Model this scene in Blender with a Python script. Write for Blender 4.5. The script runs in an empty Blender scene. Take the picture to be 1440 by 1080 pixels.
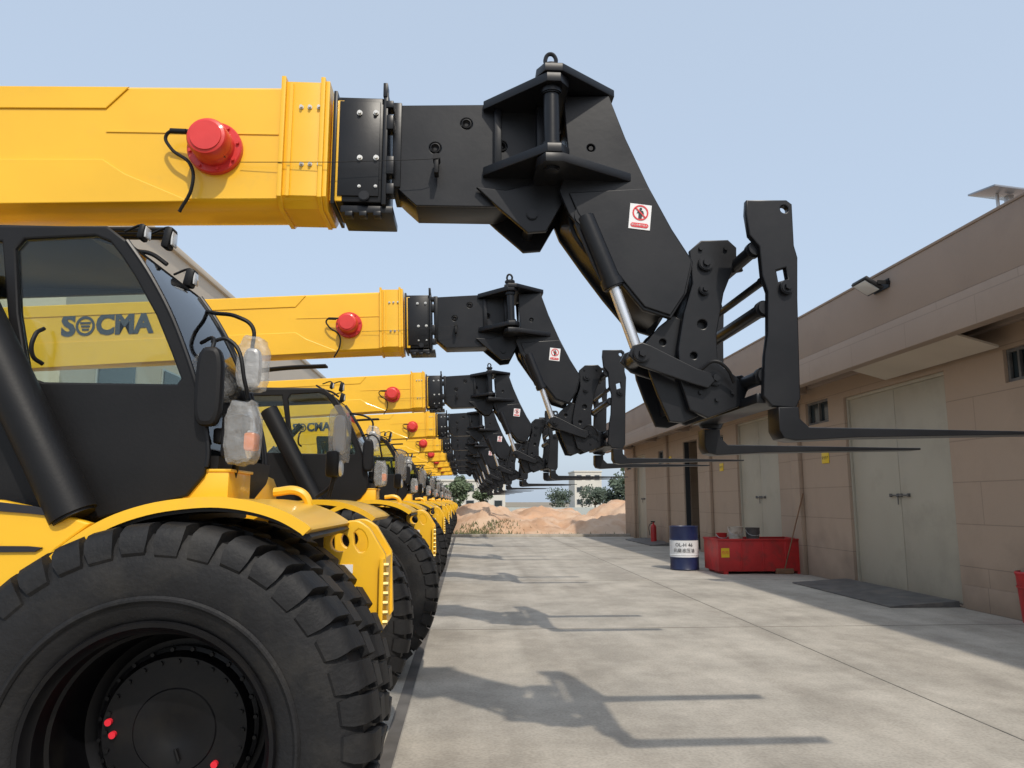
import bpy, bmesh, math, random
from mathutils import Vector, Matrix, noise
random.seed(7)
sc = bpy.context.scene
COL = sc.collection
R = math.radians
# ------------------------------------------------------------------ camera
F = 1080.0; PITCH = R(8.69); YAW = R(3.405); CH = 1.575
cd = bpy.data.cameras.new('camera'); cam = bpy.data.objects.new('camera', cd); COL.objects.link(cam)
cd.sensor_width = 36; cd.lens = 27; cd.clip_end = 2000; cd.clip_start = 0.05
cam.location = (0, 0, CH); cam.rotation_euler = (R(90) + PITCH, 0, -YAW)
sc.camera = cam
RM = cam.rotation_euler.to_matrix()
def ray(px, py): return RM @ Vector(((px-720)/F, (540-py)/F, -1))
def W(px, py, Y):
    d = ray(px, py); t = Y/d.y
    return (t*d.x, CH+t*d.z)
def WX(px, py, X):
    d = ray(px, py); t = X/d.x
    return (t*d.y, CH+t*d.z)
def P3(px, py, Y):
    x, z = W(px, py, Y); return Vector((x, Y, z))
# ------------------------------------------------------------------ materials
def mat(name, col, rough=.5, metal=0, var=0, scale=4, bump=0, bscale=30, coat=0, dirt=None, dscale=2, dlo=.5, dhi=.7, spec=.5):
    m = bpy.data.materials.new(name); m.use_nodes = True
    nt = m.node_tree; b = nt.nodes['Principled BSDF']
    b.inputs['Base Color'].default_value = (*col, 1); b.inputs['Roughness'].default_value = rough
    b.inputs['Metallic'].default_value = metal; b.inputs['Coat Weight'].default_value = coat
    b.inputs['Coat Roughness'].default_value = .12; b.inputs['Specular IOR Level'].default_value = spec
    tc = nt.nodes.new('ShaderNodeTexCoord')
    last = None
    if var:
        n = nt.nodes.new('ShaderNodeTexNoise'); n.inputs['Scale'].default_value = scale; n.inputs['Detail'].default_value = 6
        nt.links.new(tc.outputs['Object'], n.inputs['Vector'])
        r = nt.nodes.new('ShaderNodeValToRGB')
        r.color_ramp.elements[0].position = .3; r.color_ramp.elements[1].position = .7
        r.color_ramp.elements[0].color = (*[c*(1-var) for c in col], 1)
        r.color_ramp.elements[1].color = (*[min(1, c*(1+var)) for c in col], 1)
        nt.links.new(n.outputs['Fac'], r.inputs['Fac']); last = r.outputs['Color']
        mr = nt.nodes.new('ShaderNodeMapRange'); mr.inputs[3].default_value = max(.03, rough-.08); mr.inputs[4].default_value = min(1, rough+.1)
        nt.links.new(n.outputs['Fac'], mr.inputs[0]); nt.links.new(mr.outputs[0], b.inputs['Roughness'])
    if dirt:
        n2 = nt.nodes.new('ShaderNodeTexNoise'); n2.inputs['Scale'].default_value = dscale; n2.inputs['Detail'].default_value = 9; n2.inputs['Roughness'].default_value = .65
        nt.links.new(tc.outputs['Object'], n2.inputs['Vector'])
        m2 = nt.nodes.new('ShaderNodeMapRange'); m2.inputs[1].default_value = dlo; m2.inputs[2].default_value = dhi
        nt.links.new(n2.outputs['Fac'], m2.inputs[0])
        mx = nt.nodes.new('ShaderNodeMix'); mx.data_type = 'RGBA'
        nt.links.new(m2.outputs[0], mx.inputs[0])
        if last: nt.links.new(last, mx.inputs[6])
        else: mx.inputs[6].default_value = (*col, 1)
        mx.inputs[7].default_value = (*dirt, 1); last = mx.outputs[2]
    if last: nt.links.new(last, b.inputs['Base Color'])
    if bump:
        n3 = nt.nodes.new('ShaderNodeTexNoise'); n3.inputs['Scale'].default_value = bscale; n3.inputs['Detail'].default_value = 5
        nt.links.new(tc.outputs['Object'], n3.inputs['Vector'])
        bp = nt.nodes.new('ShaderNodeBump'); bp.inputs['Strength'].default_value = bump; bp.inputs['Distance'].default_value = .02
        nt.links.new(n3.outputs['Fac'], bp.inputs['Height']); nt.links.new(bp.outputs[0], b.inputs['Normal'])
    return m
M = {}
M['yellow'] = mat('yellow_paint', (.87, .49, .018), .38, var=.06, scale=1.8, coat=.3, bump=.03, bscale=5, dirt=(.72, .42, .045), dscale=3.5, dlo=.56, dhi=.85)
M['black'] = mat('black_paint', (.006, .0065, .0085), .36, var=.25, scale=4, bump=.02, bscale=25, dirt=(.013, .013, .014), dscale=2.5, dlo=.52, dhi=.8, spec=.36)
M['matblack'] = mat('matt_black_plastic', (.007, .007, .008), .5, var=.2, bump=.03, bscale=80, spec=.3)
M['tyre'] = mat('tyre_rubber', (.010, .010, .011), .62, var=.3, scale=7, bump=.15, bscale=60, dirt=(.034, .031, .027), dscale=5, dlo=.5, dhi=.85, spec=.35)
M['rim'] = mat('black_rim', (.004, .004, .005), .4, var=.3, dirt=(.010, .009, .008), dscale=6, spec=.3)
M['red'] = mat('red_paint', (.62, .03, .025), .4, var=.12, coat=.2, bump=.05)
M['redbox'] = mat('red_painted_steel', (.45, .02, .02), .5, var=.2, scale=3, dirt=(.25, .03, .025), dscale=4)
M['reddot'] = mat('red_cap', (.8, .02, .04), .4)
M['steel'] = mat('zinc_steel', (.62, .6, .55), .32, metal=.9, var=.1)
M['chrome'] = mat('chrome_rod', (.75, .76, .78), .24, metal=.8)
M['brass'] = mat('yellow_zinc_bolt', (.55, .42, .16), .4, metal=.6)
M['white'] = mat('white_label', (.78, .78, .78), .5)
M['ink'] = mat('black_ink', (.015, .015, .02), .5)
M['text'] = mat('navy_lettering', (.055, .065, .09), .5)
M['redink'] = mat('red_ink', (.65, .03, .04), .5)
M['amber'] = mat('amber_lens', (.85, .22, .02), .25, coat=.4)
M['lens'] = mat('clear_lens', (.6, .61, .61), .15, coat=.6)
M['seat'] = mat('seat_vinyl', (.03, .03, .032), .6, bump=.1)
M['blue'] = mat('navy_drum_paint', (.010, .018, .065), .4, var=.15)
M['wdrum'] = mat('white_drum_paint', (.68, .69, .7), .45, var=.08)
M['bucket'] = mat('bucket_plastic', (.55, .5, .42), .5, var=.15, dirt=(.2, .15, .1), dscale=9)
M['wood'] = mat('old_wood', (.2, .11, .06), .8, var=.3)
M['door'] = mat('beige_grey_door_paint', (.40, .355, .275), .6, var=.05, scale=1.0, dirt=(.345, .305, .235), dscale=1.2)
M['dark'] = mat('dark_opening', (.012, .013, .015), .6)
M['plate'] = mat('worn_steel_plate', (.13, .125, .12), .6, metal=.2, var=.3, dirt=(.2, .175, .15), dscale=2)
M['solar'] = mat('solar_cell', (.25, .28, .33), .2, coat=.5)
M['alu'] = mat('aluminium', (.5, .5, .5), .4, metal=.6)
M['cream'] = mat('cream_cladding', (.58, .50, .40), .7, var=.05, scale=.3)
M['canopy'] = mat('sunlit_canopy_sheet', (.50, .43, .35), .7, var=.08, scale=1)  # paler than the render, sunlight on the underside is painted into the colour
M['haze'] = mat('hazed_distant_wall', (.6, .58, .52), .8, var=.05, scale=.3)  # distance haze is mixed into this wall colour
M['shed'] = mat('pale_grey_cladding', (.42, .46, .45), .6, var=.08, scale=.3)
M['wglass'] = mat('dark_window_glass', (.03, .04, .045), .12)
M['dirt'] = mat('orange_soil', (.50, .30, .18), .95, var=.22, scale=.9, bump=.6, bscale=5, dirt=(.60, .43, .30), dscale=.6, dlo=.42, dhi=.6)
M['trunk'] = mat('bark', (.1, .075, .05), .9, var=.3, bump=.5)
M['leafA'] = mat('leaf_green', (.10, .135, .07), .7, var=.4, scale=1.2)
M['leafB'] = mat('leaf_dark', (.07, .095, .065), .7, var=.4, scale=1.2)
M['grass'] = mat('weed_green', (.16, .17, .08), .8, var=.4, scale=2)
M['joint'] = mat('joint_bitumen', (.19, .175, .15), .9, var=.3)
M['gutter'] = mat('gutter_concrete', (.12, .11, .10), .9, var=.35, scale=3)
M['ysign'] = mat('yellow_sign', (.75, .5, .02), .5)
M['stripes'] = mat('terrain', (.28, .23, .17), .95, var=.3, scale=.05, dirt=(.14, .16, .09), dscale=.03)

def glass(name, tint, gl=.12):
    m = bpy.data.materials.new(name); m.use_nodes = True; nt = m.node_tree; nt.nodes.clear()
    o = nt.nodes.new('ShaderNodeOutputMaterial'); mix = nt.nodes.new('ShaderNodeMixShader')
    t = nt.nodes.new('ShaderNodeBsdfTransparent'); t.inputs[0].default_value = (*tint, 1)
    g = nt.nodes.new('ShaderNodeBsdfGlossy'); g.inputs['Roughness'].default_value = .04
    lw = nt.nodes.new('ShaderNodeLayerWeight'); lw.inputs[0].default_value = gl
    nt.links.new(lw.outputs['Fresnel'], mix.inputs[0]); nt.links.new(t.outputs[0], mix.inputs[1]); nt.links.new(g.outputs[0], mix.inputs[2])
    nt.links.new(mix.outputs[0], o.inputs[0]); return m
M['glass'] = glass('cab_glass', (.86, .91, .89), .3)
def wrap():
    m = mat('plastic_wrap', (.55, .55, .54), .22, var=.1, bump=.9, bscale=22, coat=.4)
    m.node_tree.nodes['Principled BSDF'].inputs['Alpha'].default_value = .36
    return m
M['wrap'] = wrap()
def wallmat(name, col, bw, rh, axes='YZ', mort=.75, off=.5, stain=0):
    m = mat(name, col, .85, var=.06, scale=.8, bump=.1, bscale=40, dirt=tuple(c*.86 for c in col), dscale=.8, dlo=.5, dhi=.75)
    nt = m.node_tree; b = nt.nodes['Principled BSDF']
    src = b.inputs['Base Color'].links[0].from_socket
    tc = nt.nodes.new('ShaderNodeTexCoord'); sp = nt.nodes.new('ShaderNodeSeparateXYZ'); cb = nt.nodes.new('ShaderNodeCombineXYZ')
    nt.links.new(tc.outputs['Object'], sp.inputs[0]); nt.links.new(sp.outputs[axes[0]], cb.inputs[0]); nt.links.new(sp.outputs[axes[1]], cb.inputs[1])
    br = nt.nodes.new('ShaderNodeTexBrick'); br.inputs['Scale'].default_value = 1; br.inputs['Brick Width'].default_value = bw
    br.inputs['Row Height'].default_value = rh; br.inputs['Mortar Size'].default_value = .008; br.offset = off
    br.inputs['Color1'].default_value = (1, 1, 1, 1); br.inputs['Color2'].default_value = (.97, .97, .97, 1); br.inputs['Mortar'].default_value = (mort, mort, mort, 1)
    nt.links.new(cb.outputs[0], br.inputs['Vector'])
    socks = [br.outputs['Color']]
    if stain:      # splash-back grime at the foot of the wall, broken up by noise
        n = nt.nodes.new('ShaderNodeTexNoise'); n.inputs['Scale'].default_value = 1.7; n.inputs['Detail'].default_value = 8; nt.links.new(tc.outputs['Object'], n.inputs['Vector'])
        ad = nt.nodes.new('ShaderNodeMath'); ad.operation = 'MULTIPLY_ADD'; ad.inputs[1].default_value = -1.6; nt.links.new(n.outputs['Fac'], ad.inputs[0]); nt.links.new(sp.outputs['Z'], ad.inputs[2])
        mr = nt.nodes.new('ShaderNodeMapRange'); mr.inputs[1].default_value = -.75; mr.inputs[2].default_value = .05; mr.inputs[3].default_value = .72; mr.inputs[4].default_value = 1.0
        nt.links.new(ad.outputs[0], mr.inputs[0]); socks.append(mr.outputs[0])
    for s in socks:
        mx = nt.nodes.new('ShaderNodeMix'); mx.data_type = 'RGBA'; mx.blend_type = 'MULTIPLY'; mx.inputs[0].default_value = 1
        nt.links.new(src, mx.inputs[6]); nt.links.new(s, mx.inputs[7]); src = mx.outputs[2]
    nt.links.new(src, b.inputs['Base Color'])
    return m
M['wall'] = wallmat('brown_render_wall', (.39, .285, .205), 6.4, .62, mort=.7, stain=1)
M['parapet'] = wallmat('brown_render_parapet', (.34, .26, .205), 1.6, .42, mort=.8)
M['parapet2'] = mat('smooth_brown_render', (.31, .235, .185), .85, var=.06, scale=.6, bump=.08, bscale=30, dirt=(.27, .205, .165), dscale=.7)
def concrete(name, col):
    m = mat(name, col, .85, var=.07, scale=.35, bump=.12, bscale=25, dirt=tuple(c*.72 for c in col), dscale=.7, dlo=.48, dhi=.8)
    nt = m.node_tree; b = nt.nodes['Principled BSDF']; src = b.inputs['Base Color'].links[0].from_socket
    tc = nt.nodes.new('ShaderNodeTexCoord'); mp = nt.nodes.new('ShaderNodeMapping'); mp.inputs['Scale'].default_value = (1, .8, 1)
    n = nt.nodes.new('ShaderNodeTexNoise'); n.inputs['Scale'].default_value = 1.1; n.inputs['Detail'].default_value = 10; n.inputs['Roughness'].default_value = .72
    nt.links.new(tc.outputs['Object'], mp.inputs[0]); nt.links.new(mp.outputs[0], n.inputs['Vector'])
    r = nt.nodes.new('ShaderNodeValToRGB'); r.color_ramp.elements[0].position = .38; r.color_ramp.elements[0].color = (.76, .75, .73, 1)
    r.color_ramp.elements[1].position = .62; r.color_ramp.elements[1].color = (1.1, 1.09, 1.07, 1)
    n4 = nt.nodes.new('ShaderNodeTexNoise'); n4.inputs['Scale'].default_value = 45; n4.inputs['Detail'].default_value = 4
    nt.links.new(tc.outputs['Object'], n4.inputs['Vector'])
    r4 = nt.nodes.new('ShaderNodeValToRGB'); r4.color_ramp.elements[0].position = .3; r4.color_ramp.elements[0].color = (.82, .82, .82, 1); r4.color_ramp.elements[1].position = .6; r4.color_ramp.elements[1].color = (1.04, 1.04, 1.04, 1)
    nt.links.new(n4.outputs['Fac'], r4.inputs['Fac'])
    nt.links.new(n.outputs['Fac'], r.inputs['Fac'])
    mp2 = nt.nodes.new('ShaderNodeMapping'); mp2.inputs['Scale'].default_value = (1.6, .07, 1); n5 = nt.nodes.new('ShaderNodeTexNoise'); n5.inputs['Scale'].default_value = 1.3; n5.inputs['Detail'].default_value = 5
    nt.links.new(tc.outputs['Object'], mp2.inputs[0]); nt.links.new(mp2.outputs[0], n5.inputs['Vector'])
    r5 = nt.nodes.new('ShaderNodeValToRGB'); r5.color_ramp.elements[0].position = .35; r5.color_ramp.elements[0].color = (.88, .87, .86, 1); r5.color_ramp.elements[1].position = .6; r5.color_ramp.elements[1].color = (1.04, 1.04, 1.04, 1)
    nt.links.new(n5.outputs['Fac'], r5.inputs['Fac'])
    for s in (r, r4, r5):
        mx = nt.nodes.new('ShaderNodeMix'); mx.data_type = 'RGBA'; mx.blend_type = 'MULTIPLY'; mx.inputs[0].default_value = 1
        nt.links.new(src, mx.inputs[6]); nt.links.new(s.outputs['Color'], mx.inputs[7]); src = mx.outputs[2]
    nt.links.new(src, b.inputs['Base Color']); return m
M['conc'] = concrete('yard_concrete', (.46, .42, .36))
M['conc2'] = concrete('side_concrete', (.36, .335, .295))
# ------------------------------------------------------------------ mesh helpers
ORG = Vector((0, 0, 0))
class MB:
    def __init__(s): s.bm = bmesh.new()
    def box(s, x0, x1, y0, y1, z0, z1, bev=0, rot=None, seg=2):
        t = bmesh.new(); bmesh.ops.create_cube(t, size=1)
        c = Vector(((x0+x1)/2, (y0+y1)/2, (z0+z1)/2))
        bmesh.ops.scale(t, vec=(abs(x1-x0), abs(y1-y0), abs(z1-z0)), verts=t.verts)
        if bev: bmesh.ops.bevel(t, geom=t.edges[:], offset=bev, segments=seg, affect='EDGES', profile=.5)
        if rot is not None: bmesh.ops.rotate(t, matrix=rot, verts=t.verts)
        bmesh.ops.translate(t, vec=c, verts=t.verts); return s.merge(t)
    def merge(s, t):
        me = bpy.data.meshes.new('t'); t.to_mesh(me); t.free(); s.bm.from_mesh(me); bpy.data.meshes.remove(me); return s
    def cyl(s, p0, p1, r, r2=None, seg=20, bev=0):
        p0 = Vector(p0); p1 = Vector(p1); d = p1-p0
        t = bmesh.new(); bmesh.ops.create_cone(t, cap_ends=True, segments=seg, radius1=r, radius2=r if r2 is None else r2, depth=d.length)
        if bev:
            es = [e for e in t.edges if any(len(f.verts) > 4 for f in e.link_faces)]
            bmesh.ops.bevel(t, geom=es, offset=bev, segments=2, affect='EDGES')
        q = Vector((0, 0, 1)).rotation_difference(d.normalized()).to_matrix()
        bmesh.ops.rotate(t, matrix=q, verts=t.verts); bmesh.ops.translate(t, vec=(p0+p1)/2, verts=t.verts); return s.merge(t)
    def path(s, pts, r, seg=8, smooth=True):
        cu = bpy.data.curves.new('c', 'CURVE'); cu.dimensions = '3D'; cu.bevel_depth = r; cu.bevel_resolution = max(1, seg//4); cu.use_fill_caps = True
        if smooth:
            sp = cu.splines.new('BEZIER'); sp.bezier_points.add(len(pts)-1); cu.resolution_u = 8
            for b, p in zip(sp.bezier_points, pts): b.co = p; b.handle_left_type = b.handle_right_type = 'AUTO'
        else:
            sp = cu.splines.new('POLY'); sp.points.add(len(pts)-1)
            for b, p in zip(sp.points, pts): b.co = (*p, 1)
        return s.curve(cu, None)
    def curve(s, cu, fn):
        ob = bpy.data.objects.new('c', cu); COL.objects.link(ob)
        dg = bpy.context.evaluated_depsgraph_get(); dg.update()
        me = bpy.data.meshes.new_from_object(ob.evaluated_get(dg))
        if fn:
            for v in me.vertices: v.co = fn(v.co)
        s.bm.from_mesh(me); bpy.data.objects.remove(ob); bpy.data.curves.remove(cu); bpy.data.meshes.remove(me); return s
    def plate(s, outer, holes, a, b, plane='XZ', bev=.004):
        cu = bpy.data.curves.new('c', 'CURVE'); cu.dimensions = '2D'; cu.fill_mode = 'BOTH'
        th = abs(b-a); cu.extrude = max(.0005, th/2-bev); cu.bevel_depth = bev; cu.bevel_resolution = 1; cu.offset = -bev
        for L in [outer]+list(holes):
            sp = cu.splines.new('POLY'); sp.points.add(len(L)-1); sp.use_cyclic_u = True
            for q, p in zip(sp.points, L): q.co = (p[0], p[1], 0, 1)
        mid = (a+b)/2
        fn = {'XZ': lambda c: Vector((c.x, mid-c.z, c.y)), 'YZ': lambda c: Vector((mid+c.z, c.x, c.y)), 'XY': lambda c: Vector((c.x, c.y, mid+c.z))}[plane]
        return s.curve(cu, fn)
    def lathe(s, prof, c, axis='Y', seg=48):      # prof: (along, r)
        t = bmesh.new(); rings = []
        for a, r in prof:
            ring = []
            for i in range(seg):
                th = 2*math.pi*i/seg; u, v = r*math.cos(th), r*math.sin(th)
                co = (u, a, v) if axis == 'Y' else ((u, v, a) if axis == 'Z' else (a, u, v))
                ring.append(t.verts.new(Vector(co)+Vector(c)))
            rings.append(ring)
        for A, B in zip(rings, rings[1:]):
            for i in range(seg): t.faces.new((A[i], A[(i+1) % seg], B[(i+1) % seg], B[i]))
        bmesh.ops.remove_doubles(t, verts=t.verts, dist=2e-5)
        bmesh.ops.recalc_face_normals(t, faces=t.faces); return s.merge(t)
    def strip(s, pts, y0, y1, th):                # ribbon through XZ points, thickness th downward normal
        t = bmesh.new(); n = len(pts); prev = None
        for i, p in enumerate(pts):
            a = Vector(pts[max(0, i-1)]); b = Vector(pts[min(n-1, i+1)]); d = (b-a).normalized(); nn = Vector((d.y, -d.x))
            if nn.y > 0: nn = -nn
            q = Vector(p)+nn*th
            cur = [t.verts.new((p[0], y0, p[1])), t.verts.new((p[0], y1, p[1])), t.verts.new((q.x, y1, q.y)), t.verts.new((q.x, y0, q.y))]
            if prev:
                for k in range(4): t.faces.new((prev[k], prev[(k+1) % 4], cur[(k+1) % 4], cur[k]))
            else: t.faces.new(cur)
            prev = cur
        t.faces.new(prev); bmesh.ops.recalc_face_normals(t, faces=t.faces); return s.merge(t)
    def text(s, body, size, fn, ext=.003, off=0, sx=1):
        cu = bpy.data.curves.new('t', 'FONT'); cu.body = body; cu.size = size; cu.extrude = ext; cu.offset = off; cu.align_x = 'CENTER'; cu.align_y = 'CENTER'
        cu.resolution_u = 3
        return s.curve(cu, lambda c: fn(Vector((c.x*sx, c.y, c.z))))
    def build(s, name, m, parent=None, ang=35):
        me = bpy.data.meshes.new(name)
        bmesh.ops.translate(s.bm, vec=-ORG, verts=s.bm.verts); s.bm.to_mesh(me); s.bm.free()
        me.materials.append(M[m] if isinstance(m, str) else m)
        me.shade_smooth()
        try: me.set_sharp_from_angle(angle=R(ang))
        except Exception: pass
        o = bpy.data.objects.new(name, me); COL.objects.link(o)
        if parent: o.parent = parent
        else: o.location = ORG
        return o
def tag(o, label=None, cat=None, group=None, kind=None):
    for k, v in (('label', label), ('category', cat), ('group', group), ('kind', kind)):
        if v: o[k] = v
    return o
def empty(name, loc):
    global ORG
    ORG = Vector(loc); o = bpy.data.objects.new(name, None); COL.objects.link(o); o.location = loc; o.empty_display_size = .3; return o
def circ(cx, cz, r, n=16, rx=None):
    return [(cx+(rx or r)*math.cos(2*math.pi*i/n), cz+r*math.sin(2*math.pi*i/n)) for i in range(n)]
def pp(L, Y): return [W(x, y, Y) for x, y in L]
def pc(px, py, rp, Y, n=16):
    x, z = W(px, py, Y); return circ(x, z, rp*Y/F, n)

# ================================================================== MACHINE
YC = 4.2
root = empty('telehandler', (-3.0, YC, 0))
upper, armgrp = [], []
# ---- yellow outer boom
YB = 3.93; BW = .38; YF = YB+BW; BELLY = .035
xA, zA = W(0, 119, YB); xB, zB = W(463, 122, YB)
slope = (zB-zA)/(xB-xA)
def ztop(x): return zB+(x-xB)*slope
zlow = W(430, 278, YB)[1]; hgt = zB-zlow
def boomtube(x0, x1, top, h, y0, y1, belly, ch=.02):
    mb = MB(); t = bmesh.new(); rings = []; w = y1-y0
    low = [(y1-w*.5*(1-math.cos(a)), -h-belly*math.sin(a)) for a in [math.pi*k/10 for k in range(11)]]
    cs = [(y0+ch, 0), (y1-ch, 0), (y1, -ch)]+low+[(y0, -ch)]
    for x in (x0, x1):
        rings.append([t.verts.new((x, y, top(x)+z)) for y, z in cs])
    for i in range(len(cs)): t.faces.new((rings[0][i], rings[0][(i+1) % len(cs)], rings[1][(i+1) % len(cs)], rings[1][i]))
    t.faces.new(rings[0]); t.faces.new(rings[1]); bmesh.ops.recalc_face_normals(t, faces=t.faces)
    mb.merge(t); return mb
boom = boomtube(-6.6, xB-.02, ztop, hgt, YB, YF, BELLY).build('boom', 'yellow', root); upper.append(boom)
mb = MB()
a0, a1 = W(183, 121, YB), W(150, 152, YB)
mb.plate([(-6.5, ztop(-6.5)-.012), (a0[0], ztop(a0[0])-.012), (a1[0], ztop(a1[0])-.135), (-6.5, ztop(-6.5)-.135)], [], YB-.010, YB-.001, bev=.004)
mb.build('side_rib', 'yellow', boom)
mb = MB()
b0, b1 = W(145, 228, YB), W(175, 258, YB)
mb.plate([(-6.5, ztop(-6.5)-.42), (b0[0], ztop(b0[0])-.42), (b1[0], ztop(b1[0])-.50), (b1[0]+.35, ztop(b1[0]+.35)-hgt-.02), (-6.5, ztop(-6.5)-hgt-.07)], [], YB-.012, YB-.001, bev=.005)
mb.build('side_rib', 'yellow', boom)
mb = MB()
r0, r1 = W(150, 184, YB), W(392, 188, YB)
mb.strip([(r0[0], r0[1]), (r1[0], r1[1])], YB-.006, YB-.001, .008); mb.build('weld_seam', 'yellow', boom)
# front collar
c0, c1 = W(407, 0, YB)[0], W(461, 0, YB)[0]
def ring(mb, x0, x1, ex):
    zt = zB+ex; zb = zB-hgt-BELLY-ex*.6
    mb.plate([(YB-ex, zt), (YF+ex, zt), (YF+ex, zb+.05), (YF-.05, zb), (YB+.05, zb), (YB-ex, zb+.05)], [], x0, x1, 'YZ', .003)
mb = MB()
ring(mb, c0-.012, c0+.012, .035); ring(mb, c1-.012, c1+.012, .035); ring(mb, c0+.012, c1-.012, .014)
ring(mb, c1+.012, c1+.035, .02)
xm = W(418, 0, YB)[0]
mb.box(xm-.008, xm+.008, YB-.028, YB-.012, zB-hgt, zB)
col_ = mb.build('boom_collar', 'yellow', boom)
def bolt(px, py, Y, r, par, m='steel', d=.018, nm='bolt'):
    x, z = W(px, py, Y); b = MB(); b.cyl((x, Y-d, z), (x, Y+.004, z), r, seg=6); b.cyl((x, Y-.004, z), (x, Y+.006, z), r*1.5, seg=16); return b.build(nm, m, par)
for px, py in ((424, 151), (436, 151), (449, 151), (424, 231), (436, 231), (449, 231)): bolt(px, py, YB-.016, .008, col_)
# lettering on the boom
tx = -3.90; tz = ztop(tx)-.25
def tfn(c): return Vector((tx+c.x, YB-.006-c.z, tz+c.y+c.x*slope))
mb = MB(); mb.text('S', .31, lambda c: tfn(c+Vector((-.42, 0, 0))), .002, .014, 1.02); mb.text('CMA', .31, lambda c: tfn(c+Vector((.16, 0, 0))), .002, .014, .88)
ex_ = tx-.245
mb.plate([(ex_+.10*math.cos(a), tz-.245*slope+.108*math.sin(a)) for a in [i*math.pi/14 for i in range(28)]],
         [[(ex_+.074*math.cos(a), tz-.245*slope+.080*math.sin(a)) for a in [i*math.pi/14 for i in range(28)]]], YB-.009, YB-.004, bev=.0005)
for k, dz in enumerate((.036, 0, -.036)): mb.box(ex_-.055+.012*k, ex_+.055-.008*k, YB-.009, YB-.004, tz-.01+dz-.010, tz-.01+dz+.010)
mb.build('lettering', 'text', boom)
# red cable reel
rx, rz = W(304, 211, YB)
mb = MB(); mb.lathe([(0, .142), (-.03, .142), (-.036, .136), (-.036, .108), (-.075, .104), (-.085, .098)], (rx, YB, rz), 'Y', 40)
for k in range(8):
    a = k*math.pi/4+.2; mb.cyl((rx+.124*math.cos(a), YB-.05, rz+.124*math.sin(a)), (rx+.124*math.cos(a), YB-.03, rz+.124*math.sin(a)), .009, seg=6)
reel = mb.build('cable_reel', 'red', root); upper.append(reel)
MB().lathe([(-.085, .098), (-.09, .105), (-.15, .103), (-.165, .094), (-.17, .08), (-.176, .078), (-.176, 0.0001)], (rx, YB, rz), 'Y', 40).build('reel_cap', 'red', reel)
MB().box(rx+.03, rx+.075, YB-.11, YB-.034, rz-.075, rz-.06, .003).build('reel_label', 'ink', reel)
mb = MB(); mb.path([P3(282, 186, 3.86), P3(255, 184, 3.84), P3(234, 190, 3.86), P3(240, 208, 3.86), P3(268, 232, 3.86), P3(270, 262, 3.87), P3(252, 298, 3.9)], .009)
mb.cyl(P3(262, 185, 3.84), P3(240, 184, 3.85), .014)
mb.build('reel_cable', 'matblack', reel)
mb = MB(); mb.path([P3(338, 228, YB-.03), P3(470, 228, YB-.05), P3(600, 224, YB-.04), P3(618, 222, YB-.03)], .002, smooth=False)
wire = mb.build('pull_wire', 'matblack', root); upper.append(wire)
mb = MB(); x, z = W(614, 238, 3.95); mb.box(x-.012, x+.012, 3.9, 3.97, z-.04, z+.04, .004); mb.cyl((x, 3.9, z+.05), (x, 3.97, z+.05), .02); mb.build('wire_anchor', 'matblack', wire)
# black sleeve
YE = 3.955; YEf = YF-.02
mb = MB(); x0, z0 = W(468, 140, YE-.01); x1, z1 = W(480, 282, YE-.01); mb.box(x0, x1, YE-.006, YEf, z1, z0, .005); mb.build('front_lip', 'yellow', boom)
mb = MB(); x0, z0 = W(474, 136, YE); x1, z1 = W(540, 285, YE)
mb.box(x0+.009, x1-.013, YE, YEf, z1, z0, .008)
for xa, xb in ((x0-.012, x0+.008), (x1-.012, x1+.012)): mb.box(xa, xb, YE-.025, YF, z1-.02, z0+.022, .004)
mb.box(x0+.02, x1-.03, YE-.014, YE-.001, z1+.03, z0-.03, .003)
for px, py, dx, dz in ((543, 130, .012, .04), (549, 150, .02, .02), (549, 175, .018, .04), (549, 235, .02, .05), (549, 268, .02, .03)):
    x, z = W(px, py, YE); mb.box(x-dx, x+dx, YE-.03, YE+.05, z-dz, z+dz, .003)
x0, z0 = W(478, 287, YE); x1, z1 = W(552, 299, YE); mb.box(x0, x1, YE+.01, YF-.05, z1, z0, .006)
for px in (490, 510, 530):
    x, z = W(px, 300, YE); mb.box(x-.02, x+.02, YE, YE+.06, z-.012, z+.015, .003)
ext = mb.build('boom_sleeve', 'black', root); upper.append(ext)
for px in (506, 529):
    for py in (159, 222): bolt(px, py, YE-.016, .010, ext)
    bolt(px-1, 262, YE-.016, .006, ext, d=.01)
x, z = W(512, 276, YE-.02); MB().cyl((x, YE-.035, z), (x, YE-.015, z), .028, seg=24, bev=.004).build('roller', 'black', ext)
# inner boom
YI = 4.0; YJ = 4.28
prof = pp([(556, 148), (690, 147), (768, 150), (768, 262), (700, 291), (585, 289), (566, 272), (556, 262)], YI)
holes = [pc(656, 174, 9, YI), pc(612, 208, 9, YI), pc(705, 206, 9, YI)]
mb = MB(); mb.plate(prof, holes, YI, YI+.02, bev=.005); mb.plate(prof, [], YI+.021, YJ, bev=.012)
x0, z0 = W(555, 146, YI); x1, z1 = W(563, 264, YI); mb.box(x0-.004, x1, YI-.015, YJ+.01, z1, z0, .004)
inner = mb.build('inner_boom', 'black', root); upper.append(inner)
for px, py in ((656, 174), (612, 208), (705, 206)):
    x, z = W(px, py, YI); MB().lathe([(.016, .026), (-.003, .028), (-.005, .022), (.004, .018), (.010, .01), (.010, .0001)], (x, YI, z), 'Y', 20).build('plug', 'matblack', inner)
mb = MB(); g = pp([(670, 264), (712, 268), (790, 250), (792, 285), (768, 326), (742, 328), (733, 320), (700, 292)], YI-.03)
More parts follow.
